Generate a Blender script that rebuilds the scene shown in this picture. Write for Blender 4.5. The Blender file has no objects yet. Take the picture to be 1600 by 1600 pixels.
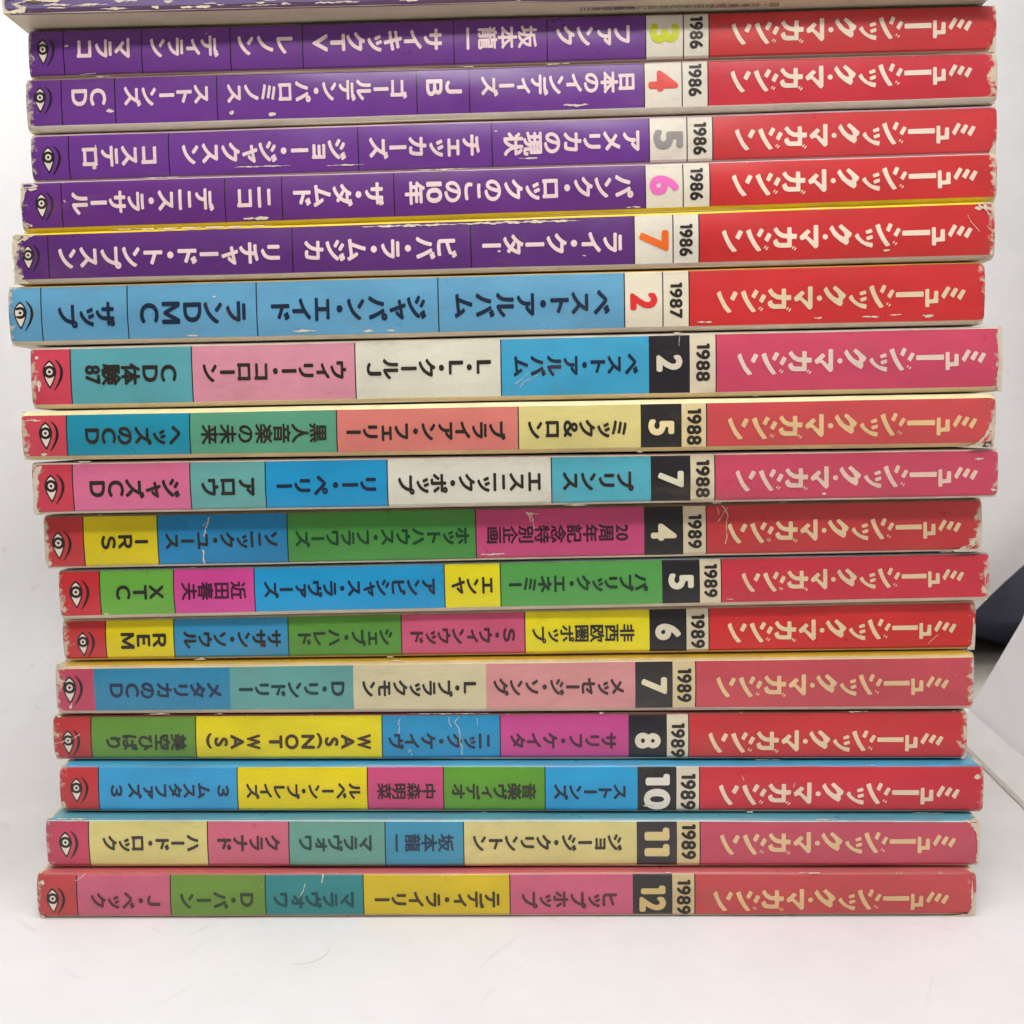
import bpy, math, random
from mathutils import Vector
from mathutils.geometry import tessellate_polygon

scene = bpy.context.scene
MM = 0.001

# ------------------------------------------------------------------ camera
cam_data = bpy.data.cameras.new('camera')
cam = bpy.data.objects.new('camera', cam_data)
scene.collection.objects.link(cam)
cam_data.sensor_width = 36.0
cam_data.lens = 36.0
cam_data.clip_start = 0.01
cam_data.clip_end = 50.0
cam_data.dof.use_dof = True
cam_data.dof.focus_distance = 0.223
cam_data.dof.aperture_fstop = 45.0
cam.location = (0.00394, -0.22162, 0.10636)
cam.rotation_mode = 'XYZ'
from mathutils import Matrix
cam.rotation_euler = (Matrix.Rotation(math.radians(86.0), 3, 'X') @ Matrix.Rotation(-0.0159, 3, 'Z')).to_euler('XYZ')
scene.camera = cam

# ------------------------------------------------------------------ light
world = bpy.data.worlds.new('World')
scene.world = world
world.use_nodes = True
bg = world.node_tree.nodes['Background']
bg.inputs[0].default_value = (1.0, 0.98, 0.965, 1)
bg.inputs[1].default_value = 0.14


def area(name, loc, target, sx, sy, power, col):
    li = bpy.data.lights.new(name, 'AREA')
    li.shape = 'RECTANGLE'
    li.size = sx
    li.size_y = sy
    li.energy = power
    li.color = col
    o = bpy.data.objects.new(name, li)
    scene.collection.objects.link(o)
    o.location = loc
    d = Vector(target) - Vector(loc)
    o.rotation_euler = d.to_track_quat('-Z', 'Y').to_euler()
    return o


area('front_lamp', (0.02, -0.32, 0.45), (0.0, 0.0, 0.09), 0.30, 0.06, 1.62, (1.0, 0.99, 0.97))
area('tent_lamp', (0.04, -0.07, 0.55), (0.02, 0.0, 0.0), 0.36, 0.16, 1.75, (1.0, 0.995, 0.985))
area('side_lamp', (-0.30, 0.06, 0.36), (-0.30, 0.21, 0.20), 0.12, 0.12, 0.34, (1.0, 0.985, 0.97))
area('panel_fill', (0.60, 0.34, 0.34), (0.18, 0.06, 0.02), 0.25, 0.25, 7.5, (1.0, 0.99, 0.98))  # unseen fill light, added to brighten the side panel through its cloth

vs = scene.view_settings
scene.display_settings.display_device = 'sRGB'
vs.view_transform = 'Standard'
vs.look = 'None'
vs.exposure = 0.0
vs.gamma = 1.0
vs.use_curve_mapping = False
scene.cycles.max_bounces = 5
scene.cycles.use_adaptive_sampling = True
scene.cycles.adaptive_threshold = 0.03
scene.cycles.use_denoising = True


# ------------------------------------------------------------------ helpers
def lin(c):
    return tuple(((v / 255) / 12.92) if v <= 10 else (((v / 255) + 0.055) / 1.055) ** 2.4 for v in c)


def link_mesh(name, verts, faces, mat, parent=None, smooth=False):
    me = bpy.data.meshes.new(name)
    me.from_pydata(verts, [], faces)
    if mat is not None:
        for m in (mat if isinstance(mat, (list, tuple)) else [mat]):
            me.materials.append(m)
    if smooth:
        for p in me.polygons:
            p.use_smooth = True
    o = bpy.data.objects.new(name, me)
    scene.collection.objects.link(o)
    if parent:
        o.parent = parent
    return o


def tag(o, label=None, cat=None, group=None, kind=None):
    for k, v in (('label', label), ('category', cat), ('group', group), ('kind', kind)):
        if v:
            o[k] = v
    return o


def nodes_of(name):
    m = bpy.data.materials.new(name)
    m.use_nodes = True
    nt = m.node_tree
    return m, nt, nt.nodes['Principled BSDF']


def math_node(nt, op, a, b=None, clamp=False):
    n = nt.nodes.new('ShaderNodeMath')
    n.operation = op
    n.use_clamp = clamp
    for i, v in enumerate((a, b)):
        if v is None:
            continue
        if isinstance(v, (int, float)):
            n.inputs[i].default_value = v
        else:
            nt.links.new(v, n.inputs[i])
    return n.outputs[0]


def noise(nt, vec, scale, detail=4, rough=0.6, mapping=None):
    if mapping:
        mp = nt.nodes.new('ShaderNodeMapping')
        mp.inputs['Scale'].default_value = mapping
        nt.links.new(vec, mp.inputs['Vector'])
        vec = mp.outputs[0]
    n = nt.nodes.new('ShaderNodeTexNoise')
    n.inputs['Scale'].default_value = scale
    n.inputs['Detail'].default_value = detail
    n.inputs['Roughness'].default_value = rough
    nt.links.new(vec, n.inputs['Vector'])
    return n.outputs['Fac']


def mix(nt, fac, a, b, mode='MIX'):
    n = nt.nodes.new('ShaderNodeMix')
    n.data_type = 'RGBA'
    n.blend_type = mode
    for s, v in ((n.inputs[0], fac), (n.inputs[6], a), (n.inputs[7], b)):
        if isinstance(v, (int, float)):
            s.default_value = v
        elif isinstance(v, tuple):
            s.default_value = v if len(v) == 4 else (*v, 1)
        else:
            nt.links.new(v, s)
    return n.outputs[2]


PAPER = lin((226, 213, 192))


def printed(name, colour=None, rough=0.31):
    """printed card that has lost its ink in chips along the folds and corners"""
    m, nt, b = nodes_of(name)
    at = nt.nodes.new('ShaderNodeAttribute'); at.attribute_name = 'place'
    ed = nt.nodes.new('ShaderNodeAttribute'); ed.attribute_name = 'rim'
    sp = nt.nodes.new('ShaderNodeSeparateXYZ')
    nt.links.new(ed.outputs['Vector'], sp.inputs[0])
    if colour is None:
        ca = nt.nodes.new('ShaderNodeAttribute'); ca.attribute_name = 'ink'
        col = ca.outputs['Color']
    else:
        col = (*colour, 1)
    v = at.outputs['Vector']
    n1 = noise(nt, v, 0.55, 6, 0.68)
    n2 = noise(nt, v, 0.13, 3, 0.55)
    near = math_node(nt, 'MINIMUM', math_node(nt, 'MULTIPLY', sp.outputs[1], 0.30),
                     math_node(nt, 'SUBTRACT', math_node(nt, 'MULTIPLY', sp.outputs[0], 0.10), 0.085))
    cor = math_node(nt, 'SUBTRACT', math_node(nt, 'MULTIPLY', math_node(nt, 'ADD', sp.outputs[0], sp.outputs[1]), 0.085), 0.13)
    near = math_node(nt, 'MINIMUM', near, cor)
    s = math_node(nt, 'SUBTRACT', n1, near)
    s = math_node(nt, 'ADD', s, math_node(nt, 'MULTIPLY', math_node(nt, 'SUBTRACT', n2, 0.5), 0.55))
    s = math_node(nt, 'ADD', s, sp.outputs[2])
    s = math_node(nt, 'MULTIPLY', math_node(nt, 'SUBTRACT', s, 0.478), 7.5, True)
    # long hairline rubs
    r = noise(nt, v, 1.0, 5, 0.7, (0.06, 1.4, 1.0))
    r = math_node(nt, 'MULTIPLY', math_node(nt, 'SUBTRACT', r, 0.715), 7.0, True)
    r = math_node(nt, 'MULTIPLY', r, 0.45)
    # specks where the ink has flaked
    k = noise(nt, v, 1.15, 2, 0.5)
    k = math_node(nt, 'MULTIPLY', math_node(nt, 'SUBTRACT', k, 0.775), 18.0, True)
    k = math_node(nt, 'MULTIPLY', k, 0.7)
    mask = math_node(nt, 'MAXIMUM', math_node(nt, 'MAXIMUM', s, r), k)
    # print grain and handling dirt
    g = noise(nt, v, 3.2, 2, 0.7)
    g = math_node(nt, 'ADD', math_node(nt, 'MULTIPLY', math_node(nt, 'SUBTRACT', g, 0.5), 0.42), 1.0)
    g2 = noise(nt, v, 0.09, 4, 0.6, (0.5, 1.2, 1.0))
    g2 = math_node(nt, 'ADD', math_node(nt, 'MULTIPLY', math_node(nt, 'SUBTRACT', g2, 0.5), 0.5), 0.97)
    gg = math_node(nt, 'MULTIPLY', g, g2)
    comb = nt.nodes.new('ShaderNodeCombineXYZ')
    for i in range(3):
        nt.links.new(gg, comb.inputs[i])
    inked = mix(nt, 1.0, col, comb.outputs[0], 'MULTIPLY')
    dirt = noise(nt, v, 0.22, 5, 0.65)
    st = noise(nt, v, 0.075, 5, 0.7, (0.8, 1.6, 1.0))
    st = math_node(nt, 'MULTIPLY', math_node(nt, 'SUBTRACT', st, 0.56), 3.2, True)
    st = math_node(nt, 'MULTIPLY', st, 0.42)
    inked = mix(nt, st, inked, (*lin((128, 104, 74)), 1))
    paper = mix(nt, math_node(nt, 'MULTIPLY', dirt, 0.55), (*PAPER, 1), (*lin((176, 150, 112)), 1))
    out = mix(nt, mask, inked, paper)
    fold = math_node(nt, 'SUBTRACT', 1.0, math_node(nt, 'MULTIPLY', sp.outputs[1], 0.75), True)
    fg = math_node(nt, 'MULTIPLY', math_node(nt, 'SUBTRACT', noise(nt, v, 0.30, 6, 0.72, (0.55, 1.6, 1.0)), 0.40), 3.4, True)
    fg = math_node(nt, 'MULTIPLY', math_node(nt, 'MULTIPLY', fold, fg), 0.62)
    out = mix(nt, fg, out, (*lin((122, 94, 62)), 1))
    nt.links.new(out, b.inputs['Base Color'])
    ro = math_node(nt, 'ADD', math_node(nt, 'MULTIPLY', mask, 0.4), math_node(nt, 'ADD', math_node(nt, 'MULTIPLY', n2, 0.2), rough - 0.1))
    nt.links.new(ro, b.inputs['Roughness'])
    b.inputs['Specular IOR Level'].default_value = 0.50
    bp = nt.nodes.new('ShaderNodeBump')
    bp.inputs['Strength'].default_value = 0.25
    bp.inputs['Distance'].default_value = 0.00008
    hgt = math_node(nt, 'SUBTRACT', math_node(nt, 'MULTIPLY', noise(nt, v, 0.9, 4, 0.6), 0.8), mask)
    nt.links.new(hgt, bp.inputs['Height'])
    nt.links.new(bp.outputs[0], b.inputs['Normal'])
    return m


_ink = {}


def ink(c):
    if c not in _ink:
        _ink[c] = printed('lettering_ink', lin(c))
    return _ink[c]


COVER = printed('printed_cover')


def paper_edges():
    m, nt, b = nodes_of('page_edges')
    tc = nt.nodes.new('ShaderNodeTexCoord')
    n = noise(nt, tc.outputs['Object'], 1.0, 4, 0.7, (6, 6, 5200))
    c = mix(nt, n, (*lin((188, 168, 132)), 1), (*lin((232, 218, 190)), 1))
    nt.links.new(c, b.inputs['Base Color'])
    b.inputs['Roughness'].default_value = 0.85
    return m


def bare_paper():
    m, nt, b = nodes_of('bare_paper')
    tc = nt.nodes.new('ShaderNodeTexCoord')
    n = noise(nt, tc.outputs['Object'], 900, 4, 0.7)
    c = mix(nt, n, (*lin((196, 178, 148)), 1), (*lin((236, 226, 208)), 1))
    nt.links.new(c, b.inputs['Base Color'])
    b.inputs['Roughness'].default_value = 0.9
    return m


PAGES = paper_edges()
BARE = bare_paper()


# ------------------------------------------------------------------ glyphs
_gl = {}


def glyph(ch):
    """flat outline of one character: (verts, faces, xmin, xmax) in em units"""
    if ch in _gl:
        return _gl[ch]
    c = bpy.data.curves.new('glyph', 'FONT')
    c.body = ch
    c.size = 1
    c.resolution_u = 5
    o = bpy.data.objects.new('glyph', c)
    scene.collection.objects.link(o)
    dg = bpy.context.evaluated_depsgraph_get()
    me = bpy.data.meshes.new_from_object(o.evaluated_get(dg))
    vs_ = [(v.co.x, v.co.y) for v in me.vertices]
    fs = [tuple(p.vertices) for p in me.polygons]
    bpy.data.objects.remove(o)
    bpy.data.meshes.remove(me)
    bpy.data.curves.remove(c)
    xs = [v[0] for v in vs_] or [0, 0.3]
    _gl[ch] = (vs_, fs, min(xs), max(xs))
    return _gl[ch]


_one = [(0.045, 0.675), (0.235, 0.675), (0.235, 0.045), (0.135, 0.045), (0.135, 0.575), (0.045, 0.575)]
DIRS8 = [(0, 0)] + [(math.cos(a * math.pi / 4), math.sin(a * math.pi / 4)) for a in range(8)]
SMALL = set('ァィゥェォッャュョ')


def layout(text, bold, latin_gap=0.13, digits=False):
    """row of side-by-side numerals, thickened by `bold`; returns verts (x, y, layer), faces"""
    V, F = [], []
    x = 0.0
    for ch in text:
        if ch == '1':
            vs_, fs, a, b_ = _one, [(0, 5, 4, 1), (1, 4, 3, 2)], 0.045, 0.235
        else:
            vs_, fs, a, b_ = glyph(ch)
        for li, (dx, dy) in enumerate(DIRS8):
            n0 = len(V)
            V += [(px + x - a + dx * bold, py + dy * bold, li) for px, py in vs_]
            F += [tuple(i + n0 for i in f) for f in fs]
        x += (b_ - a) + latin_gap
    return V, F


def column(text, bold):
    """a column of upright characters (vertical writing).
    s runs down the column, t to the right of it; returns verts (s, t, layer), faces"""
    V, F = [], []
    s0 = 0.0

    def add(vs_, fs, fn):
        for li, (ds, dt) in enumerate(DIRS8):
            n0 = len(V)
            for p in vs_:
                s_, t_ = fn(p)
                V.append((s_ + ds * bold, t_ + dt * bold, li))
            F.extend(tuple(i + n0 for i in f) for f in fs)
    chars = []
    i = 0
    while i < len(text):
        if text[i:i + 2] in ('10', '20', '87'):
            chars.append(text[i:i + 2])
            i += 2
        else:
            chars.append(text[i])
            i += 1
    for ch in chars:
        if ch == ' ':
            s0 += 0.34
            continue
        if len(ch) == 2:                                   # two numerals share one cell
            w = [glyph(c) for c in ch]
            tot = sum(g[3] - g[2] for g in w) + 0.1
            t0 = -0.41
            for c, g in zip(ch, w):
                k = 0.82 / tot
                add(g[0], g[1], lambda p, g=g, t0=t0, k=k: (s0 + 0.80 - p[1] * 1.02, t0 + (p[0] - g[2]) * k))
                t0 += (g[3] - g[2] + 0.1) * k
            s0 += 0.92
            continue
        vs_, fs, a, b_ = glyph(ch)
        code = ord(ch)
        if ch == 'ー':
            add(vs_, fs, lambda p: (s0 + p[0], p[1] - 0.38))
            s0 += 1.0
        elif ch in '()':
            add(vs_, fs, lambda p: (s0 + (p[0] - a) + 0.06, (p[1] - 0.30) * 0.9))
            s0 += (b_ - a) + 0.16
        elif ch == '・':
            add(vs_, fs, lambda p: (s0 + 0.30 - (p[1] - 0.38), p[0] - 0.5))
            s0 += 0.60
        elif code < 0x100 or 0xFF00 < code < 0xFF60:       # roman letters and numerals, upright
            ys = [p[1] for p in vs_]
            lo, hi = min(ys), max(ys)
            w = (b_ - a)
            tgt = min(0.80, w * 1.18) if w > 0.3 else w
            add(vs_, fs, lambda p: (s0 + 0.07 + (hi - p[1]) * 0.98, (p[0] - (a + b_) / 2) * tgt / w))
            s0 += (hi - lo) + 0.20
        elif ch in SMALL:
            add(vs_, fs, lambda p: (s0 + 0.66 - p[1], p[0] - 0.42))
            s0 += 0.86
        else:
            add(vs_, fs, lambda p: (s0 + 0.88 - p[1], p[0] - 0.5))
            s0 += 1.0
    return V, F


# the masthead word: each stroke a polygon, as it lies on the spine (x to the right, y down)
def arc_dot(cx, cy, r):
    return [(cx + r * math.cos(t * math.pi / 8), cy + r * math.sin(t * math.pi / 8)) for t in range(16)]


O2 = 1600
TITLE = [
    [(168, 262), (215, 235), (228, 285), (248, 335), (285, 405), (350, 485), (298, 503), (245, 440), (205, 360), (180, 305)],
    [(374, 238), (422, 263), (372, 360), (325, 330)],
    [(455, 255), (510, 230), (524, 280), (545, 335), (585, 405), (640, 480), (590, 497), (535, 425), (492, 350), (470, 300)],
    [(627, 218), (672, 245), (622, 333), (580, 305)],
    [(717, 272), (762, 300), (714, 388), (670, 358)],
    [(688, 425), (699, 432), (674, 464), (662, 457)],
    [(713, 438), (725, 445), (698, 481), (686, 473)],
    [(778, 240), (820, 205), (850, 255), (895, 285), (945, 290), (945, 212), (997, 212), (997, 290), (1060, 290), (1055, 350),
     (997, 350), (997, 450), (850, 453), (805, 440), (782, 408), (776, 372), (825, 345), (835, 383), (855, 397), (945, 397),
     (945, 345), (880, 338), (825, 305)],
    [(1018, 430), (1033, 438), (1010, 470), (997, 462)],
    [(1045, 446), (1060, 455), (1035, 488), (1020, 480)],
    [(1258, 188), (1312, 188), (1312, 440), (1285, 466), (1262, 455), (1165, 348), (1110, 370), (1088, 325), (1185, 235),
     (1224, 268), (1180, 310), (1258, 375)],
    arc_dot(1394, 328, 32),
    [(1440, 232), (1478, 188), (1512, 250), (1560, 305), (1610, 330), (1628, 318), (1608, 272), (1548, 212), (1582, 178),
     (1625, 215), (1710, 290), (1690, 335), (1668, 340), (1674, 395), (1645, 428), (1570, 385), (1495, 320)],
    [(138 + O2, 320), (180 + O2, 285), (205 + O2, 340), (260 + O2, 385), (330 + O2, 400), (357 + O2, 402), (350 + O2, 458),
     (290 + O2, 445), (215 + O2, 405), (165 + O2, 360)],
    [(267 + O2, 262), (340 + O2, 235), (352 + O2, 278), (280 + O2, 300)],
    [(275 + O2, 333), (350 + O2, 308), (357 + O2, 350), (287 + O2, 374)],
    [(382 + O2, 198), (438 + O2, 175), (447 + O2, 220), (465 + O2, 272), (505 + O2, 350), (562 + O2, 432), (510 + O2, 447),
     (455 + O2, 370), (417 + O2, 295), (395 + O2, 240)],
    [(547 + O2, 168), (590 + O2, 187), (550 + O2, 278), (508 + O2, 253)],
    [(645 + O2, 225), (686 + O2, 245), (636 + O2, 337), (595 + O2, 308)],
    [(603 + O2, 378), (617 + O2, 386), (600 + O2, 413), (586 + O2, 405)],
    [(632 + O2, 395), (645 + O2, 403), (626 + O2, 432), (611 + O2, 423)],
    [(700 + O2, 262), (1030 + O2, 252), (1030 + O2, 315), (700 + O2, 320)],
    [(1050 + O2, 225), (1095 + O2, 220), (1097 + O2, 345), (1150 + O2, 342), (1155 + O2, 245), (1203 + O2, 245),
     (1205 + O2, 387), (1100 + O2, 394), (1100 + O2, 435), (1052 + O2, 437)],
    [(1307 + O2, 187), (1350 + O2, 212), (1275 + O2, 345), (1238 + O2, 307)],
    [(1397 + O2, 205), (1440 + O2, 228), (1385 + O2, 330), (1338 + O2, 297)],
    [(1487 + O2, 225), (1530 + O2, 245), (1470 + O2, 358), (1425 + O2, 320)],
]


def clean(poly, r=7.0):
    """trim every corner a little, as printed lettering has"""
    out = []
    n = len(poly)
    for i in range(n):
        p, q, s = poly[i - 1], poly[i], poly[(i + 1) % n]
        for w in (p, s):
            d = math.hypot(w[0] - q[0], w[1] - q[1])
            k = min(r, d * 0.3) / d
            out.append((q[0] + (w[0] - q[0]) * k, q[1] + (w[1] - q[1]) * k))
    return out


def fill(polys):
    V, F = [], []
    for li, p in enumerate(polys):
        n0 = len(V)
        V += [(a, b_, 0) for a, b_ in p]
        tris = tessellate_polygon([[Vector((a, b_, 0)) for a, b_ in p]])
        F += [tuple(n0 + i for i in t) for t in tris]
    return V, F


TITLE_V, TITLE_F = fill([clean(p) for p in TITLE])
TITLE_V = [(x, y + 0.0207 * x, 0) for x, y, l in TITLE_V]


def curve_pts(a, m, b_, n=10):
    """quadratic curve from a to b through control m"""
    out = []
    for i in range(n + 1):
        t = i / n
        out.append(tuple((1 - t) ** 2 * a[j] + 2 * t * (1 - t) * m[j] + t * t * b_[j] for j in (0, 1)))
    return out


def almond(w, up, dn):
    pts = curve_pts((0, up), (w * 0.95, up * 0.60), (w, 0), 8)[:-1] + curve_pts((w, 0), (w * 0.84, -dn * 0.50), (0, -dn), 10)
    pts += [(-x, y) for x, y in reversed(pts[1:-1])]
    return pts


def disc(r, n=22):
    return [(r * math.cos(2 * math.pi * i / n), r * math.sin(2 * math.pi * i / n)) for i in range(n)]


def brow():
    a = curve_pts((9.5, 19), (31, 1), (6.5, -29), 16)
    out, inn = [], []
    for i, p in enumerate(a):
        t = i / 16
        w = 0.6 + 1.7 * math.sin(math.pi * min(1, max(0, t)))
        q = a[min(i + 1, 16)]
        r = a[max(i - 1, 0)]
        dx, dy = q[0] - r[0], q[1] - r[1]
        d = math.hypot(dx, dy)
        nx, ny = -dy / d, dx / d
        out.append((p[0] + nx * w, p[1] + ny * w))
        inn.append((p[0] - nx * w, p[1] - ny * w))
    return out + inn[::-1]


EYE = [(almond(11.0, 18.6, 27), 0), (almond(8.7, 15.0, 22.8), 1), (disc(9.9), 0), (disc(5.2), 1), (disc(2.4), 0), (brow(), 0)]

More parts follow.
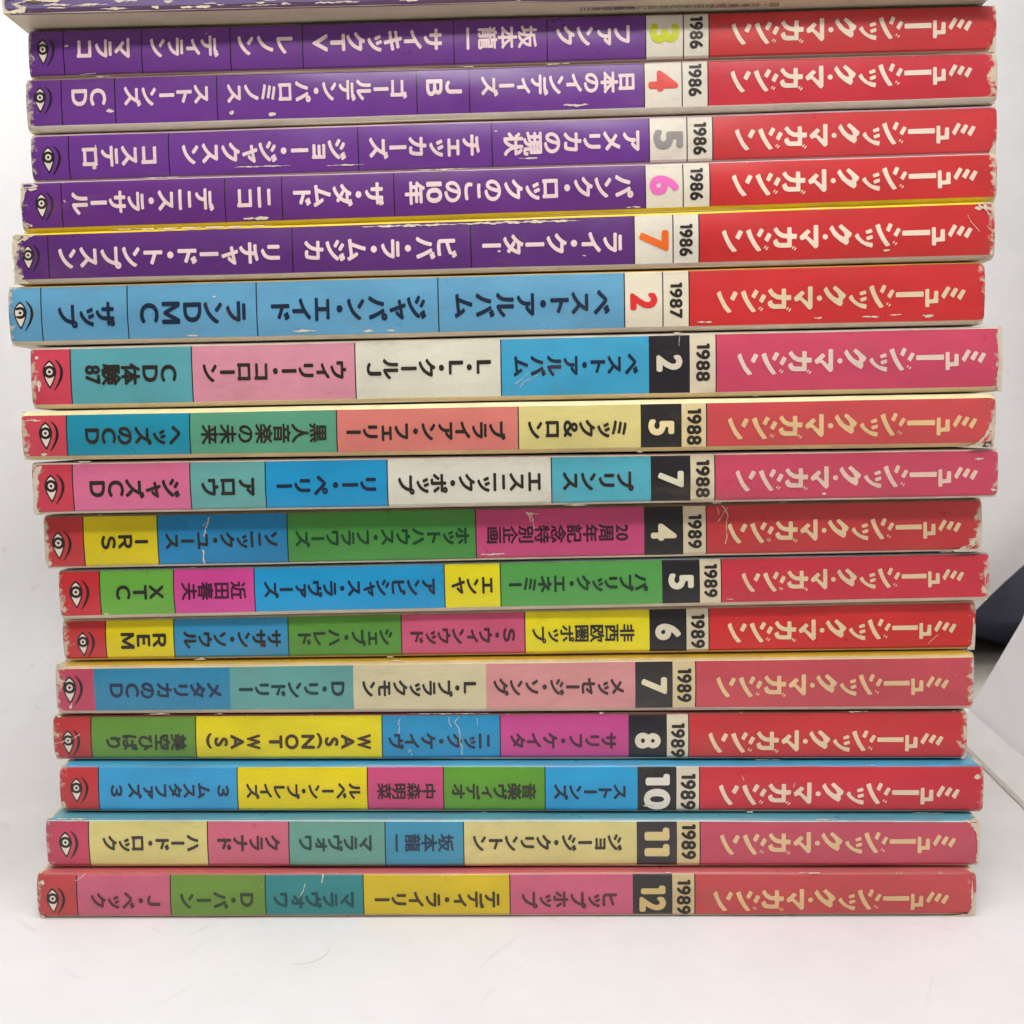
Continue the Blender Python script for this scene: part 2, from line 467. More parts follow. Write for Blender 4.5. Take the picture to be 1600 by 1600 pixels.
# ------------------------------------------------------------------ measured sizes of the stacked issues, in mm, bottom one first
ISSUES = [
 {'key': 'Q',
  'loc': (-0.02, 0.0, 0.0),
  'tilt': 0.0,
  'L': 209.76,
  'h': (10.77, 10.25),
  'seg': [(-95.51, (191, 67, 68)), (-74.21, (201, 97, 122)), (-52.73, (109, 145, 56)), (-30.65, (50, 133, 136)), (2.16, (211, 184, 34)), (29.45, (201, 97, 122)), (38.22, (52, 48, 50)), (43.17, (212, 188, 138)), (None, (194, 74, 74))],
  'line': True,
  'tx': [('Ｊ・ベック', -92.29, -76.54, 4.41, (90, 44, 50)), ('Ｄ・バーン', -72.02, -55.48, 4.4, (56, 70, 36)), ('マラヴォワ', -51.0, -32.81, 4.39, (30, 76, 80)), ('テディ・ライリー', -28.14, -0.2, 4.37, (70, 56, 24)), ('ヒップホップ', 4.72, 25.91, 4.36, (90, 50, 56))],
  'em': 4.075,
  'title': (47.19, 98.8, 4.33, (226, 189, 138)),
  'num': ('12', 33.84, 4.35, 5.86, 6.01, (216, 190, 124)),
  'year': ('1989', 40.7, 4.34, 3.15, 7.86),
  'eye': (-101.05, 4.91, 0.1301),
  'eyec': (191, 67, 68),
  'mt': (0.04, (232, 150, 140)),
  'mb': (0.04, (220, 190, 166)),
  'top': (191, 96, 98),
  'wear': -0.05,
  'scuff': [(-103.37, 8.41, 1.14, 1.72), (-103.73, 0.97, 1.43, 1.43), (37.55, 9.86, 1.72, 0.57), (68.33, 9.9, 4.86, 0.71), (101.91, 0.8, 3.72, 1.0), (64.86, 0.3, 2.0, 0.57), (103.8, 4.86, 0.71, 7.15), (11.93, 0.27, 2.0, 0.57), (21.04, 0.25, 2.0, 0.57)],
  'crack': [([(-95.74, 8.98), (-94.54, 9.57), (-93.01, 11.05)], 0.2), ([(-43.51, 8.22), (-44.14, 6.45), (-45.05, 4.98)], 0.229), ([(-39.56, 10.27), (-39.91, 8.21)], 0.315)],
  'tear': [([(98.44, -0.06), (102.61, 0.66), (103.84, 1.96), (104.34, 5.58), (104.9, 5.58), (104.98, -0.08)], 0)]},
 {'key': 'P',
  'loc': (1.6, 2.1, 10.51),
  'tilt': -0.0025,
  'L': 209.78,
  'h': (11.84, 11.06),
  'seg': [(-94.83, (197, 70, 95)), (-67.66, (217, 203, 127)), (-49.16, (205, 102, 123)), (-27.35, (105, 160, 144)), (-9.69, (64, 146, 177)), (29.03, (215, 201, 132)), (37.99, (58, 54, 56)), (43.11, (214, 196, 146)), (None, (194, 79, 96))],
  'line': True,
  'tx': [('ハード・ロック', -91.6, -69.7, 6.04, (62, 54, 40)), ('クラナド', -65.47, -51.2, 6.03, (80, 40, 50)), ('マラヴォワ', -46.91, -30.39, 6.02, (40, 70, 64)), ('坂本龍一', -25.04, -11.92, 6.01, (36, 60, 84)), ('ジョージ・クリントン', -7.6, 25.75, 6.0, (62, 54, 40))],
  'em': 4.101,
  'title': (47.5, 99.46, 5.97, (227, 193, 148)),
  'num': ('11', 33.51, 5.99, 5.54, 6.55, (220, 200, 140)),
  'year': ('1989', 40.55, 5.98, 3.31, 7.91),
  'eye': (-100.19, 6.24, 0.1352),
  'eyec': (197, 70, 95),
  'mt': (0.04, (190, 214, 214)),
  'mb': (0.02, (200, 180, 165)),
  'top': (87, 152, 169),
  'wear': -0.09,
  'scuff': [(70.79, 11.01, 4.32, 0.58), (103.6, 9.63, 2.01, 2.01), (104.48, 6.73, 0.72, 7.19), (-98.89, 10.55, 7.19, 0.72)],
  'crack': [],
  'tear': [([(100.93, 10.79), (102.75, 10.06), (103.76, 8.18), (104.22, 5.28), (104.0, 1.64), (105.0, 0.33), (104.83, 11.07)], 0)]},
 {'key': 'O',
  'loc': (3.71, 5.17, 21.96),
  'tilt': -0.00622,
  'L': 209.45,
  'h': (11.17, 11.3),
  'seg': [(-95.51, (196, 53, 58)), (-63.44, (52, 158, 210)), (-33.67, (231, 209, 14)), (-16.32, (206, 76, 123)), (6.68, (94, 156, 45)), (27.53, (35, 160, 212)), (36.29, (38, 36, 40)), (41.46, (220, 210, 186)), (None, (204, 48, 60))],
  'line': True,
  'tx': [('３ ムスタファズ ３', -92.7, -65.36, 5.31, (34, 48, 76)), ('ルベーン・ブレイズ', -61.38, -35.28, 5.23, (46, 40, 34)), ('中森明菜', -31.48, -18.06, 5.16, (60, 30, 40)), ('音楽ヴィデオ', -14.43, 4.72, 5.11, (40, 56, 28)), ('ストーンズ', 8.7, 24.86, 5.05, (30, 42, 70))],
  'em': 3.849,
  'title': (45.76, 99.26, 4.91, (238, 211, 183)),
  'num': ('10', 31.91, 5.01, 5.96, 8.28, (228, 222, 208)),
  'year': ('1989', 38.88, 5.0, 3.49, 8.28),
  'eye': (-100.63, 5.94, 0.1278),
  'eyec': (196, 53, 58),
  'mt': (0.03, (215, 215, 205)),
  'mb': (0.03, (200, 190, 180)),
  'top': (75, 162, 201),
  'wear': -0.09,
  'scuff': [(-104.0, 1.88, 1.45, 2.03), (79.52, 10.37, 2.03, 0.58), (52.77, 0.97, 1.45, 1.02), (103.16, 8.32, 1.45, 1.74), (92.38, 0.27, 7.26, 0.44), (-7.38, 1.06, 1.74, 0.58), (30.96, 1.84, 4.36, 0.73)],
  'crack': [([(51.06, 8.76), (51.34, 7.59)], 0.145), ([(62.76, 7.3), (62.34, 6.12)], 0.145)],
  'tear': []},
 {'key': 'N',
  'loc': (1.35, 8.14, 33.2),
  'tilt': -0.00561,
  'L': 209.17,
  'h': (10.9, 11.49),
  'seg': [(-95.52, (189, 59, 59)), (-71.16, (100, 146, 57)), (-28.05, (226, 209, 27)), (-0.95, (37, 143, 191)), (28.29, (199, 73, 141)), (37.0, (34, 32, 38)), (41.92, (220, 208, 180)), (None, (201, 52, 56))],
  'line': True,
  'tx': [('美空ひばり', -92.07, -73.25, 4.53, (52, 58, 44)), ('WAS(NOT WAS)', -68.78, -30.63, 4.58, (70, 50, 30)), ('ニック・ケイヴ', -26.65, -3.37, 4.64, (40, 50, 70)), ('サリフ・ケイタ', 1.32, 25.45, 4.68, (80, 35, 60))],
  'em': 3.958,
  'title': (46.34, 99.14, 4.77, (236, 207, 169)),
  'num': ('8', 32.64, 4.71, 5.86, 3.74, (230, 220, 196)),
  'year': ('1989', 39.46, 4.72, 3.22, 7.92),
  'eye': (-100.89, 5.05, 0.129),
  'eyec': (189, 59, 59),
  'mt': (0.0, None),
  'mb': (0.03, (210, 190, 170)),
  'top': (121, 54, 59),
  'wear': 0.0,
  'scuff': [(-103.22, 9.65, 1.76, 1.47), (-103.91, 1.51, 1.17, 2.05), (79.92, 10.55, 4.4, 0.59), (22.24, 10.69, 1.17, 0.73), (-12.78, 10.78, 19.06, 0.44), (59.85, 0.11, 5.86, 0.44)],
  'crack': [([(-23.8, 9.91), (-24.27, 8.87), (-23.99, 7.97), (-24.18, 6.48)], 0.176), ([(-12.64, 10.18), (-12.52, 8.84), (-12.1, 7.95)], 0.176), ([(-10.44, 10.18), (-11.35, 8.99), (-10.35, 7.65), (-10.09, 5.86), (-10.26, 4.67), (-9.7, 3.17), (-9.73, 1.38)], 0.191), ([(-6.2, 10.02), (-6.09, 8.23)], 0.132), ([(-22.07, 2.0), (-21.61, 2.89), (-21.35, 1.4)], 0.176), ([(-104.38, 4.23), (-102.57, 4.53), (-101.34, 5.13), (-99.52, 5.58), (-97.97, 6.63)], 0.191)],
  'tear': [([(103.2, 0.35), (104.03, 1.82), (104.88, 2.7), (104.91, 0.35)], 0)]},
 {'key': 'M',
  'loc': (2.58, 7.69, 44.39),
  'tilt': -0.00282,
  'L': 209.21,
  'h': (12.0, 13.29),
  'seg': [(-95.44, (194, 73, 100)), (-63.96, (51, 134, 171)), (-35.52, (100, 160, 155)), (-5.17, (212, 201, 161)), (28.63, (213, 146, 144)), (37.07, (54, 50, 50)), (42.25, (216, 196, 150)), (None, (197, 77, 86))],
  'line': False,
  'tx': [('メタリカのＣＤ', -91.79, -65.88, 5.77, (36, 52, 80)), ('Ｄ・リンドリー', -61.89, -37.58, 5.88, (30, 60, 60)), ('Ｌ・ブラックモン', -33.47, -7.43, 5.99, (46, 40, 34)), ('メッセージ・ソング', -3.5, 26.1, 6.11, (70, 45, 45))],
  'em': 4.158,
  'title': (46.86, 98.84, 6.35, (229, 193, 145)),
  'num': ('7', 32.85, 6.2, 5.84, 3.94, (224, 214, 176)),
  'year': ('1989', 39.66, 6.22, 3.36, 7.73),
  'eye': (-101.14, 6.55, 0.143),
  'eyec': (194, 73, 100),
  'mt': (0.1, (232, 206, 160)),
  'mb': (0.08, (216, 196, 176)),
  'top': (215, 175, 57),
  'wear': 0.03,
  'scuff': [(-103.69, 10.97, 1.17, 2.04), (-66.79, 1.2, 2.04, 0.73), (-81.05, 0.98, 5.84, 0.58), (-101.12, 2.13, 0.73, 1.17), (103.85, 3.05, 1.75, 2.33), (-25.41, 11.78, 2.04, 0.58)],
  'crack': [([(-100.78, 3.03), (-100.97, 2.13)], 0.233)],
  'tear': []},
 {'key': 'L',
  'loc': (3.78, 9.71, 57.04),
  'tilt': 0.00334,
  'L': 209.01,
  'h': (10.29, 11.6),
  'seg': [(-94.21, (200, 59, 60)), (-78.29, (227, 208, 23)), (-51.74, (53, 144, 188)), (-25.6, (89, 149, 56)), (2.71, (207, 87, 120)), (31.03, (235, 221, 28)), (39.44, (36, 33, 33)), (44.5, (222, 210, 180)), (None, (211, 46, 43))],
  'line': True,
  'tx': [('ＲＥＭ', -90.69, -80.08, 4.83, (46, 40, 34)), ('サザン・ソウル', -76.05, -53.45, 4.9, (46, 40, 34)), ('シェブ・ハレド', -49.52, -27.66, 4.98, (35, 60, 30)), ('Ｓ・ウィンウッド', -23.54, 0.44, 5.07, (80, 30, 45)), ('非西欧圏ポップ', 4.39, 27.62, 5.15, (46, 40, 34))],
  'em': 4.18,
  'title': (48.69, 100.05, 5.34, (238, 213, 169)),
  'num': ('6', 35.24, 5.22, 5.87, 3.81, (226, 218, 190)),
  'year': ('1989', 41.97, 5.24, 3.23, 7.77),
  'eye': (-99.53, 4.73, 0.1261),
  'eyec': (200, 59, 60),
  'mt': (0.045, (226, 210, 186)),
  'mb': (0.045, (226, 208, 176)),
  'top': (185, 175, 164),
  'wear': 0.0,
  'scuff': [(-72.49, 0.33, 2.93, 0.88), (-104.22, 0.74, 2.35, 0.88), (103.91, 4.6, 0.88, 5.87), (103.54, 1.25, 1.76, 2.93), (-28.28, 0.65, 1.76, 0.73)],
  'crack': [([(93.68, 1.68), (95.09, 2.97), (95.94, 3.69)], 0.176)],
  'tear': [([(102.56, -0.2), (103.67, 1.69), (103.77, 4.61), (104.6, 6.05), (104.7, -0.23)], 0)]},
 {'key': 'K',
  'loc': (5.08, 6.6, 67.98),
  'tilt': 0.00956,
  'L': 209.31,
  'h': (11.73, 11.23),
  'seg': [(-95.02, (202, 50, 56)), (-78.11, (107, 173, 64)), (-59.67, (210, 72, 148)), (-16.54, (31, 154, 208)), (-3.92, (234, 220, 28)), (32.25, (88, 164, 79)), (40.65, (36, 34, 36)), (45.41, (222, 208, 176)), (None, (204, 53, 68))],
  'line': True,
  'tx': [('ＸＴＣ', -91.34, -80.46, 6.13, (46, 40, 34)), ('近田春夫', -76.35, -61.56, 6.12, (70, 25, 50)), ('アンビシャス・ラヴァーズ', -57.48, -18.7, 6.09, (28, 42, 66)), ('エンヤ', -14.95, -5.72, 6.06, (46, 40, 34)), ('パブリック・エネミー', -2.05, 29.11, 6.04, (30, 60, 40))],
  'em': 4.105,
  'title': (49.88, 98.94, 5.98, (230, 203, 162)),
  'num': ('5', 36.45, 6.02, 5.62, 3.6, (228, 220, 195)),
  'year': ('1989', 43.03, 6.01, 3.03, 7.49),
  'eye': (-100.51, 6.51, 0.1412),
  'eyec': (202, 50, 56),
  'mt': (0, None),
  'mb': (0.08, (224, 208, 184)),
  'top': (158, 186, 195),
  'wear': -0.02,
  'scuff': [(-93.91, 1.37, 1.44, 0.58), (-73.83, 10.76, 1.44, 0.58), (47.18, 1.79, 1.73, 0.58), (103.56, 5.76, 0.58, 4.32)],
  'crack': [],
  'tear': []},
 {'key': 'J',
  'loc': (2.75, 5.6, 79.46),
  'tilt': 0.00715,
  'L': 209.42,
  'h': (12.76, 12.06),
  'seg': [(-95.46, (194, 61, 63)), (-78.6, (217, 196, 25)), (-49.22, (35, 130, 180)), (-6.89, (73, 143, 64)), (30.52, (197, 72, 118)), (39.15, (36, 33, 33)), (44.23, (218, 204, 170)), (None, (197, 57, 59))],
  'line': True,
  'tx': [('IＲＳ', -91.44, -80.79, 6.07, (46, 40, 34)), ('ソニック・ユース', -76.86, -51.46, 6.03, (46, 40, 34)), ('ホットハウス・フラワーズ', -47.41, -8.39, 5.96, (30, 70, 40)), ('20周年記念特別企画', -4.53, 26.98, 5.89, (60, 25, 40))],
  'em': 4.071,
  'title': (48.88, 99.95, 5.77, (229, 200, 155)),
  'num': ('4', 34.84, 5.84, 5.71, 3.86, (226, 214, 176)),
  'year': ('1989', 41.69, 5.83, 3.14, 7.57),
  'eye': (-101.24, 6.13, 0.1386),
  'eyec': (194, 61, 63),
  'mt': (0.05, (150, 130, 105)),
  'mb': (0.05, (222, 206, 182)),
  'top': (130, 115, 100),
  'wear': 0.02,
  'scuff': [(-103.81, 1.6, 1.71, 1.43), (-3.25, 1.64, 5.71, 0.57), (5.45, 10.48, 1.71, 0.71), (103.19, 2.51, 2.86, 2.86), (99.74, 1.16, 8.57, 0.71), (46.49, 11.18, 2.29, 1.0)],
  'crack': [([(-66.78, 11.13), (-67.27, 9.56), (-67.75, 8.41), (-67.95, 6.97)], 0.286), ([(-68.35, 4.09), (-68.25, 2.93), (-68.57, 2.07), (-68.19, 0.61)], 0.343), ([(-67.39, 10.28), (-68.15, 9.29)], 0.143), ([(4.46, 10.79), (5.3, 9.49), (5.43, 8.63)], 0.229), ([(5.31, 10.77), (5.86, 9.19), (6.12, 7.19)], 0.229), ([(6.87, 10.45), (5.31, 10.49), (4.04, 10.94)], 0.214), ([(47.62, 11.59), (48.46, 10.58), (49.02, 9.15), (48.6, 7.17), (48.74, 4.6), (48.31, 2.9)], 0.186), ([(49.03, 11.13), (47.62, 9.17), (46.77, 7.91)], 0.186), ([(46.78, 11.18), (47.05, 9.47)], 0.143), ([(101.13, 0.71), (103.2, 1.8), (104.28, 3.76)], 0.229)],
  'tear': [([(97.66, 0.35), (101.12, 1.42), (102.91, 2.8), (103.85, 5.18), (104.8, 6.01), (104.9, 0.07)], 0)]},
 {'key': 'I',
  'loc': (3.31, 0.36, 91.87),
  'tilt': 0.00382,
  'L': 209.95,
  'h': (11.97, 10.97),
  'seg': [(-95.76, (204, 66, 81)), (-69.7, (215, 109, 146)), (-53.11, (102, 166, 161)), (-26.37, (31, 148, 198)), (9.33, (219, 215, 197)), (30.75, (83, 172, 189)), (39.28, (34, 32, 34)), (44.5, (220, 206, 172)), (None, (202, 71, 96))],
  'line': True,
  'tx': [('ジャズＣＤ', -92.05, -72.04, 5.61, (46, 40, 34)), ('アロウ', -67.23, -55.51, 5.58, (46, 40, 34)), ('リー・ペリー', -50.72, -28.82, 5.54, (28, 42, 66)), ('エスニック・ポップ', -24.06, 6.98, 5.49, (46, 40, 34)), ('プリンス', 11.76, 27.09, 5.45, (46, 40, 34))],
  'em': 4.455,
  'title': (48.88, 100.47, 5.37, (229, 196, 176)),
  'num': ('7', 35.01, 5.43, 5.57, 3.62, (226, 220, 190)),
  'year': ('1988', 41.89, 5.42, 3.06, 8.08),
  'eye': (-100.56, 6.46, 0.1364),
  'eyec': (204, 66, 81),
  'mt': (0.05, (236, 216, 200)),
  'mb': (0.055, (220, 205, 180)),
  'top': (218, 194, 184),
  'wear': 0.02,
  'scuff': [(-103.74, 8.56, 1.39, 4.73), (-104.25, 3.92, 1.11, 4.18), (-103.68, 1.09, 2.23, 0.84), (-93.24, 10.89, 3.9, 0.7), (100.69, 8.58, 1.95, 0.56), (103.91, 1.94, 1.39, 0.84), (67.91, 1.78, 1.11, 0.7), (14.55, 1.22, 5.57, 0.42)],
  'crack': [],
  'tear': [([(-104.71, 9.28), (-103.5, 10.66), (-102.34, 10.92), (-103.29, 8.97), (-103.99, 6.45), (-103.52, 4.33), (-104.19, 2.23), (-103.42, 0.52), (-105.14, 0.41)], 0)]},
 {'key': 'H',
  'loc': (2.03, -0.66, 103.34),
  'tilt': -0.00096,
  'L': 210.06,
  'h': (11.16, 11.72),
  'seg': [(-94.9, (204, 72, 85)), (-67.79, (33, 140, 164)), (-35.73, (89, 156, 123)), (3.57, (215, 123, 111)), (29.77, (217, 203, 129)), (38.5, (40, 36, 34)), (43.82, (222, 202, 150)), (None, (204, 74, 76))],
  'line': True,
  'tx': [('ヘッズのＣＤ', -90.8, -69.83, 5.27, (46, 40, 34)), ('黒人音楽の未来', -65.34, -37.96, 5.29, (46, 40, 34)), ('ブライアン・フェリー', -33.64, 0.81, 5.31, (46, 40, 34)), ('ミック＆ロン', 5.63, 26.76, 5.33, (46, 40, 34))],
  'em': 4.279,
  'title': (48.31, 100.97, 5.37, (229, 192, 138)),
  'num': ('5', 34.14, 5.34, 5.52, 3.45, (232, 214, 160)),
  'year': ('1988', 41.16, 5.34, 3.17, 7.73),
  'eye': (-99.52, 6.08, 0.1339),
  'eyec': (204, 72, 85),
  'mt': (0.11, (236, 220, 165)),
  'mb': (0.075, (216, 186, 128)),
  'top': (225, 211, 164),
  'wear': 0.0,
  'scuff': [(-102.07, 8.9, 3.31, 0.69), (-104.08, 2.66, 1.38, 1.93), (-100.17, 1.49, 1.38, 0.83), (29.59, -0.53, 1.38, 0.55), (103.99, 1.24, 2.21, 3.04), (102.79, 0.31, 3.59, 0.97)],
  'crack': [([(101.72, 0.33), (103.45, 1.25), (104.35, 3.41), (104.85, 5.97)], 0.276), ([(100.11, 0.22), (102.52, 0.72), (103.83, 2.33)], 0.193)],
  'tear': [([(99.04, -0.04), (101.44, 1.28), (102.75, 2.89), (103.53, 4.77), (104.57, 6.52), (105.0, 4.75), (104.91, 2.32), (105.08, -0.13)], 0), ([(102.13, 0.05), (102.78, 1.26), (103.85, 1.38), (104.53, 0.69), (104.41, 0.02)], 1)]},
 {'key': 'G',
  'loc': (3.99, 0.64, 114.78),
  'tilt': 0.00171,
  'L': 209.92,
  'h': (13.85, 14.27),
  'seg': [(-95.9, (210, 70, 89)), (-69.17, (91, 164, 171)), (-33.5, (215, 143, 158)), (-1.9, (219, 215, 195)), (29.85, (63, 162, 200)), (38.6, (34, 32, 36)), (44.2, (222, 208, 180)), (None, (206, 70, 98))],
  'line': True,
  'tx': [('ＣＤ体験87', -92.72, -72.55, 7.45, (46, 40, 34)), ('ウィリー・コローン', -66.78, -35.45, 7.47, (46, 40, 34)), ('Ｌ・Ｌ・クールＪ', -31.0, -4.04, 7.48, (46, 40, 34)), ('ベスト・アルバム', 0.79, 27.53, 7.49, (28, 42, 66))],
  'em': 4.56,
  'title': (48.69, 101.21, 7.52, (233, 207, 190)),
  'num': ('2', 34.23, 7.5, 5.53, 3.59, (226, 216, 190)),
  'year': ('1988', 41.4, 7.51, 3.04, 8.02),
  'eye': (-100.57, 8.27, 0.1382),
  'eyec': (210, 70, 89),
  'mt': (0.035, (226, 212, 185)),
  'mb': (0.085, (224, 205, 166)),
  'top': (204, 194, 184),
  'wear': 0.02,
  'scuff': [(-103.02, 5.26, 1.11, 2.49), (-103.29, 11.38, 0.97, 0.83), (-104.36, 9.73, 0.55, 1.11), (36.17, 13.64, 1.93, 0.97), (104.11, 7.13, 0.83, 9.67), (52.51, 1.07, 1.11, 0.55)],
  'crack': [([(1.08, 3.69), (2.48, 4.76), (4.01, 6.1)], 0.138), ([(2.04, 2.99), (3.16, 4.2), (5.94, 5.52)], 0.124), ([(36.44, 13.09), (36.3, 12.14), (36.3, 11.19)], 0.111)],
  'tear': [([(103.73, 13.6), (103.51, 10.51), (104.24, 7.12), (103.5, 3.09), (103.96, 0.1), (105.17, 0.08), (104.93, 13.97)], 0)]},
 {'key': 'F',
  'loc': (-0.07, 0.47, 128.84),
  'tilt': 0.00371,
  'L': 209.95,
  'h': (13.22, 13.42),
  'seg': [(-97.53, (98, 160, 194)), (-78.6, (98, 160, 194)), (-50.44, (98, 160, 194)), (-11.09, (98, 160, 194)), (28.79, (98, 160, 194)), (36.95, (228, 218, 192)), (42.53, (228, 218, 192)), (None, (205, 44, 44))],
  'line': True,
  'tx': [('ザップ', -93.86, -81.34, 6.47, (28, 42, 66)), ('ランＤＭＣ', -75.87, -52.8, 6.48, (28, 42, 66)), ('ジャパン・エイド', -47.3, -13.71, 6.5, (28, 42, 66)), ('ベスト・アルバム', -7.65, 25.65, 6.53, (28, 42, 66))],
  'em': 5.355,
  'title': (48.36, 100.72, 6.57, (229, 206, 169)),
  'num': ('2', 32.87, 6.54, 5.77, 3.71, (220, 48, 48)),
  'year': ('1987', 39.74, 6.55, 2.75, 7.55),
  'eye': (-102.15, 7.21, 0.1332),
  'eyec': (98, 160, 194),
  'mt': (0.03, (225, 180, 90)),
  'mb': (0.07, (216, 200, 170)),
  'top': (211, 165, 64),
  'wear': 0.0,
  'scuff': [(-40.14, 1.95, 5.49, 0.69), (-64.72, 1.54, 2.75, 0.55), (-26.41, 1.64, 2.2, 0.69), (-21.56, 1.67, 1.92, 0.55), (69.74, 2.16, 1.65, 0.82), (92.88, 2.17, 2.47, 1.1), (80.79, 2.18, 3.84, 0.55), (86.17, 2.46, 2.47, 0.41), (45.63, 1.91, 3.3, 0.69), (-59.52, 9.78, 0.69, 1.1)],
  'crack': [],
  'tear': []},
 {'key': 'E',
  'loc': (1.73, 0.31, 142.16),
  'tilt': 0.00466,
  'L': 209.95,
  'h': (11.27, 12.48),
  'seg': [(-97.15, (92, 45, 115)), (-44.04, (92, 45, 115)), (-5.64, (92, 45, 115)), (29.18, (92, 45, 115)), (37.37, (226, 217, 198)), (42.85, (226, 217, 198)), (None, (200, 43, 42))],
  'line': True,
  'tx': [('リチャード・トンプスン', -94.9, -46.74, 5.5, (238, 212, 210)), ('ビバ・ラ・ムジカ', -41.41, -8.65, 5.64, (238, 212, 210)), ('ライ・クーター', -3.24, 26.53, 5.76, (238, 212, 210))],
  'em': 4.924,
  'title': (47.64, 100.08, 5.95, (241, 218, 194)),
  'num': ('7', 33.28, 5.82, 6.29, 4.38, (240, 110, 30)),
  'year': ('1986', 40.11, 5.85, 2.87, 6.7),
  'eye': (-101.53, 6.25, 0.1204),
  'eyec': (92, 45, 115),
  'mt': (0.07, (246, 212, 30)),
  'mb': (0.1, (208, 192, 166)),
  'top': (238, 206, 34),
  'wear': 0.05,
  'scuff': [(-103.1, 9.97, 3.56, 1.64), (-104.07, 1.81, 2.74, 1.91), (-18.7, 10.46, 20.52, 0.68), (-65.65, 10.35, 35.56, 0.82), (4.55, 10.52, 25.99, 0.82), (0.36, 4.45, 0.68, 0.55), (18.49, 3.18, 0.82, 0.55), (102.86, 10.82, 4.65, 1.37), (82.18, 2.61, 1.64, 0.55)],
  'crack': [([(99.03, 9.47), (99.58, 8.13), (100.66, 7.05), (101.48, 5.96)], 0.137), ([(100.85, 11.8), (102.46, 10.83), (103.81, 9.21)], 0.301)],
  'tear': [([(101.65, 12.04), (102.46, 11.23), (104.06, 10.13), (104.88, 9.05), (104.83, 11.96)], 0), ([(-105.18, 10.57), (-99.14, 10.68), (-101.98, 9.94), (-103.72, 8.9), (-104.42, 6.19), (-105.33, 4.85)], 0), ([(-105.12, 3.47), (-104.31, 2.77), (-103.26, 1.24), (-101.62, 0.24), (-105.28, 0.19)], 0)]},
 {'key': 'D',
  'loc': (2.94, 2.09, 154.04),
  'tilt': 0.01044,
  'L': 209.77,
  'h': (11.29, 10.44),
  'seg': [(-95.65, (100, 46, 124)), (-59.89, (100, 46, 124)), (-47.49, (100, 46, 124)), (-23.23, (100, 46, 124)), (30.66, (100, 46, 124)), (38.68, (226, 217, 198)), (44.38, (226, 217, 198)), (None, (202, 46, 46))],
  'line': True,
  'tx': [('デニス・ラサール', -93.39, -62.26, 6.03, (238, 212, 210)), ('ニコ', -57.24, -49.93, 5.98, (238, 212, 210)), ('ザ・ダムド', -45.06, -25.45, 5.94, (238, 212, 210)), ('パンク・ロックのこの10年', -20.89, 28.07, 5.86, (238, 212, 210))],
  'em': 4.949,
  'title': (48.99, 100.62, 5.71, (241, 221, 197)),
  'num': ('6', 34.67, 5.79, 6.32, 4.12, (240, 110, 190)),
  'year': ('1986', 41.53, 5.78, 2.89, 6.74),
  'eye': (-100.08, 6.3, 0.1237),
  'eyec': (100, 46, 124),
  'mt': (0, None),
  'mb': (0.07, (206, 190, 60)),
  'top': (205, 186, 194),
  'wear': 0.02,
  'scuff': [(-102.67, 9.53, 3.57, 1.1), (-103.62, 1.77, 2.47, 1.51), (-53.34, 1.65, 5.5, 1.1), (28.04, 1.43, 3.02, 0.69), (-12.93, 10.72, 11.0, 0.55), (-73.97, 10.61, 8.25, 0.55)],
  'crack': [([(-95.19, 6.83), (-94.65, 6.4)], 0.412)],
  'tear': [([(-104.74, 10.55), (-101.77, 10.72), (-100.67, 10.14), (-103.24, 9.41), (-103.9, 7.52), (-104.99, 5.51)], 0)]},
 {'key': 'C',
  'loc': (4.21, 4.86, 164.9),
  'tilt': 0.00639,
  'L': 209.49,
  'h': (10.94, 10.65),
  'seg': [(-96.11, (107, 54, 138)), (-73.99, (107, 54, 138)), (-32.4, (107, 54, 138)), (-3.3, (107, 54, 138)), (30.65, (107, 54, 138)), (38.74, (226, 217, 198)), (44.22, (226, 217, 198)), (None, (202, 54, 57))],
  'line': True,
  'tx': [('コステロ', -93.12, -76.68, 5.42, (238, 212, 210)), ('ジョー・ジャクスン', -71.03, -35.05, 5.41, (238, 212, 210)), ('チェッカーズ', -30.02, -5.94, 5.39, (238, 212, 210)), ('アメリカの現状', -0.81, 28.52, 5.37, (238, 212, 210))],
  'em': 4.852,
  'title': (48.94, 100.05, 5.33, (238, 218, 197)),
  'num': ('5', 34.7, 5.35, 6.38, 4.16, (150, 145, 140)),
  'year': ('1986', 41.48, 5.35, 2.91, 6.79),
  'eye': (-100.65, 5.58, 0.1289),
  'eyec': (107, 54, 138),
  'mt': (0.05, (205, 170, 190)),
  'mb': (0.05, (185, 165, 155)),
  'top': (196, 176, 175),
  'wear': -0.01,
  'scuff': [(-90.53, 2.94, 0.97, 1.53), (-90.05, 7.32, 0.42, 1.39), (-53.52, 2.26, 12.48, 0.42), (-35.29, 1.99, 8.32, 0.42), (4.41, 2.3, 4.16, 0.55), (-2.42, 8.19, 0.69, 0.55)],
  'crack': [],
  'tear': [([(102.96, 0.29), (103.75, 1.87), (104.81, 2.64), (104.85, 0.23)], 0)]},
 {'key': 'B',
  'loc': (3.87, 4.55, 175.7),
  'tilt': 0.00504,
  'L': 209.52,
  'h': (11.76, 10.96),
  'seg': [(-96.73, (107, 54, 138)), (-84.94, (107, 54, 138)), (-62.52, (107, 54, 138)), (-19.05, (107, 54, 138)), (-7.64, (107, 54, 138)), (29.93, (107, 54, 138)), (37.99, (226, 217, 198)), (43.51, (226, 217, 198)), (None, (202, 46, 58))],
  'line': True,
